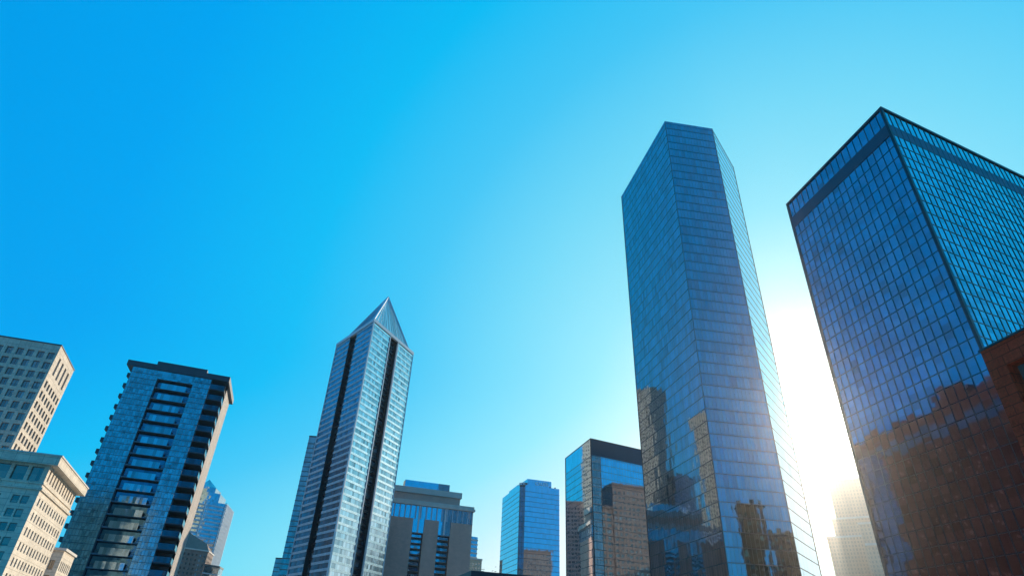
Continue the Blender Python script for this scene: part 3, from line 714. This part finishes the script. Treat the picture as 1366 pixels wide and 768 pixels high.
S_block(b, rp_, 0, 142, 3.2, 'wall'); place_windows(b, M['wins'], M['hazybeige'])

# ------------------------------------------------------------------ buildings seen only as reflections in the glass
def mirror_tower(name, label, poly, H, wall, pit=3.4, wpit=3, ww=1.6, wh=1.9, trim=None, g='win', crown=None):
    b = Bld(name, label, poly); mb = MB()
    for G in b.F:
        n = max(2, int(G.len / wpit)); punched(b, G, 0, H, spans(n, G.len, ww, wpit * .35), floors(1, int((H - 3) / pit), pit, wh, .8), .35, mb)
    b.part('wall', mb, M[wall]); b.roof(H - .2); b.ringpart('cornice', -.4, .8, H, H + 1.6, M[trim or wall])
    rest = b.wins; b.wins = []; m2 = MB()
    for (F, a, c, lo, hi, dp) in rest: fquad(m2, F, a, c, lo, hi, -dp + .06)
    o = b.part('window', m2, M[g]); o['kind'] = 'stuff'
    if crown: mb = MB(); prism(mb, offset(poly, -crown[0]), H, H + crown[1]); b.part('crown', mb, M[wall])
    return b
def dirv(az): return Vector((sin(rad(az)), cos(rad(az))))
mirror_tower('ornate_stone_tower', 'ornate beige stone tower seen mirrored at the upper left of the tallest glass tower', rect((-120, 474), (-115, 497), 20), 230, 'bright', 3.6, 3.2, 1.5, 2.0)
mirror_tower('narrow_stone_tower', 'narrow beige stone tower mirrored along the corner edge of the tallest glass tower', rect((-106, 378), (-101, 398), 12), 171, 'bright', 3.4, 2.6, 1.3, 1.9, crown=(4, 5))
mirror_tower('low_stone_block', 'lower beige stone block mirrored near the foot of the tallest glass tower', rect((-84, 397), (-60, 416), 10), 92, 'bright', 3.4, 3, 1.6, 1.9)
mirror_tower('mirrored_brown_tower', 'brown office building mirrored in the bright blue glass block', rect((262, 224), (229, 197), 24), 126, 'greybrown', 3.8, 3.6, 1.9, 1.9, g='win')
mirror_tower('mirrored_brown_wing', 'lower brown wing beside the brown building mirrored in the bright blue glass block', rect((228.5, 196.5), (212, 183), 20), 108, 'greybrown', 4.2, 4.4, 3.0, 2.4)
mirror_tower('mirrored_stone_block', 'brown stone block mirrored at the left of the bright blue glass block', rect((-128, 508), (-100, 528), 12), 130, 'tan', 3.4, 3, 1.6, 1.9)
mirror_tower('mirrored_grey_block', 'grey block mirrored in the grooved blue tower', rect((330, 400), (312, 366), 20), 120, 'greybrown', 4, 4, 2.4, 2.2)
mirror_tower('rounded_brown_block', 'brown block mirrored at the foot of the tallest glass tower, right face', rect((203, 93), (181, 74.5), 16), 68, 'brownp', 3.6, 3.4, 1.7, 1.9)
mirror_tower('dark_slim_block', 'dark slim block mirrored at the foot of the tallest glass tower beside the brown one', rect((160, 97), (151, 89.5), 10), 76, 'brownp', 3.6, 3.4, 1.7, 1.9)
b = Bld('dark_brown_slab', 'long dark brown slab building mirrored across the lower half of the gridded glass block', rect((-473, 290), (-546, 532), 30))
mb = MB(); F = b.F[0]
fquad(mb, F, 0, F.len, 238, 255); fquad(mb, F, 0, F.len, 0, 224)
for G in b.F[1:]: fquad(mb, G, 0, G.len, 0, 255)
nn = 60
for k in range(nn + 1): fbox(mb, F, max(0, k * F.len / nn - .8), min(F.len, k * F.len / nn + .8), 0, 223.5, 0, .8)
b.part('wall', mb, M['brownp']); mb = MB(); fquad(mb, F, 0, F.len, 224, 238, -.5); b.part('sky_blue_band', mb, M['gband']); b.roof(254.5)
mb = MB(); rr = random.Random(3)
for r_ in range(38):
    for k in range(nn):
        if rr.random() < (.3 if r_ < 14 else .07): fbox(mb, F, (k + .25) * F.len / nn, (k + .8) * F.len / nn, 20 + r_ * 5.2, 23 + r_ * 5.2, .01, .06)
b.part('window_blind', mb, M['greybrown'])['kind'] = 'stuff'
mb = MB(); prism(mb, rect(F.P(70, -3, 0)[:2], F.P(105, -3, 0)[:2], 18), 255, 268); b.part('roof_plant', mb, M['brownp'])

# ------------------------------------------------------------------ haze
mb = MB(); mb.box(WP, -900, 900, -500, 1200, -1, 272)
hz_ = mb.build('haze', []); hm = bpy.data.materials.new('haze_air'); hm.use_nodes = True; t = hm.node_tree; t.nodes.clear()
vo = t.nodes.new('ShaderNodeVolumePrincipled'); vo.inputs['Color'].default_value = (.9, .88, .84, 1); vo.inputs['Density'].default_value = .000085; vo.inputs['Anisotropy'].default_value = .87
mo = t.nodes.new('ShaderNodeOutputMaterial'); t.links.new(vo.outputs[0], mo.inputs['Volume']); hz_.data.materials.append(hm)
hz_['kind'] = 'stuff'
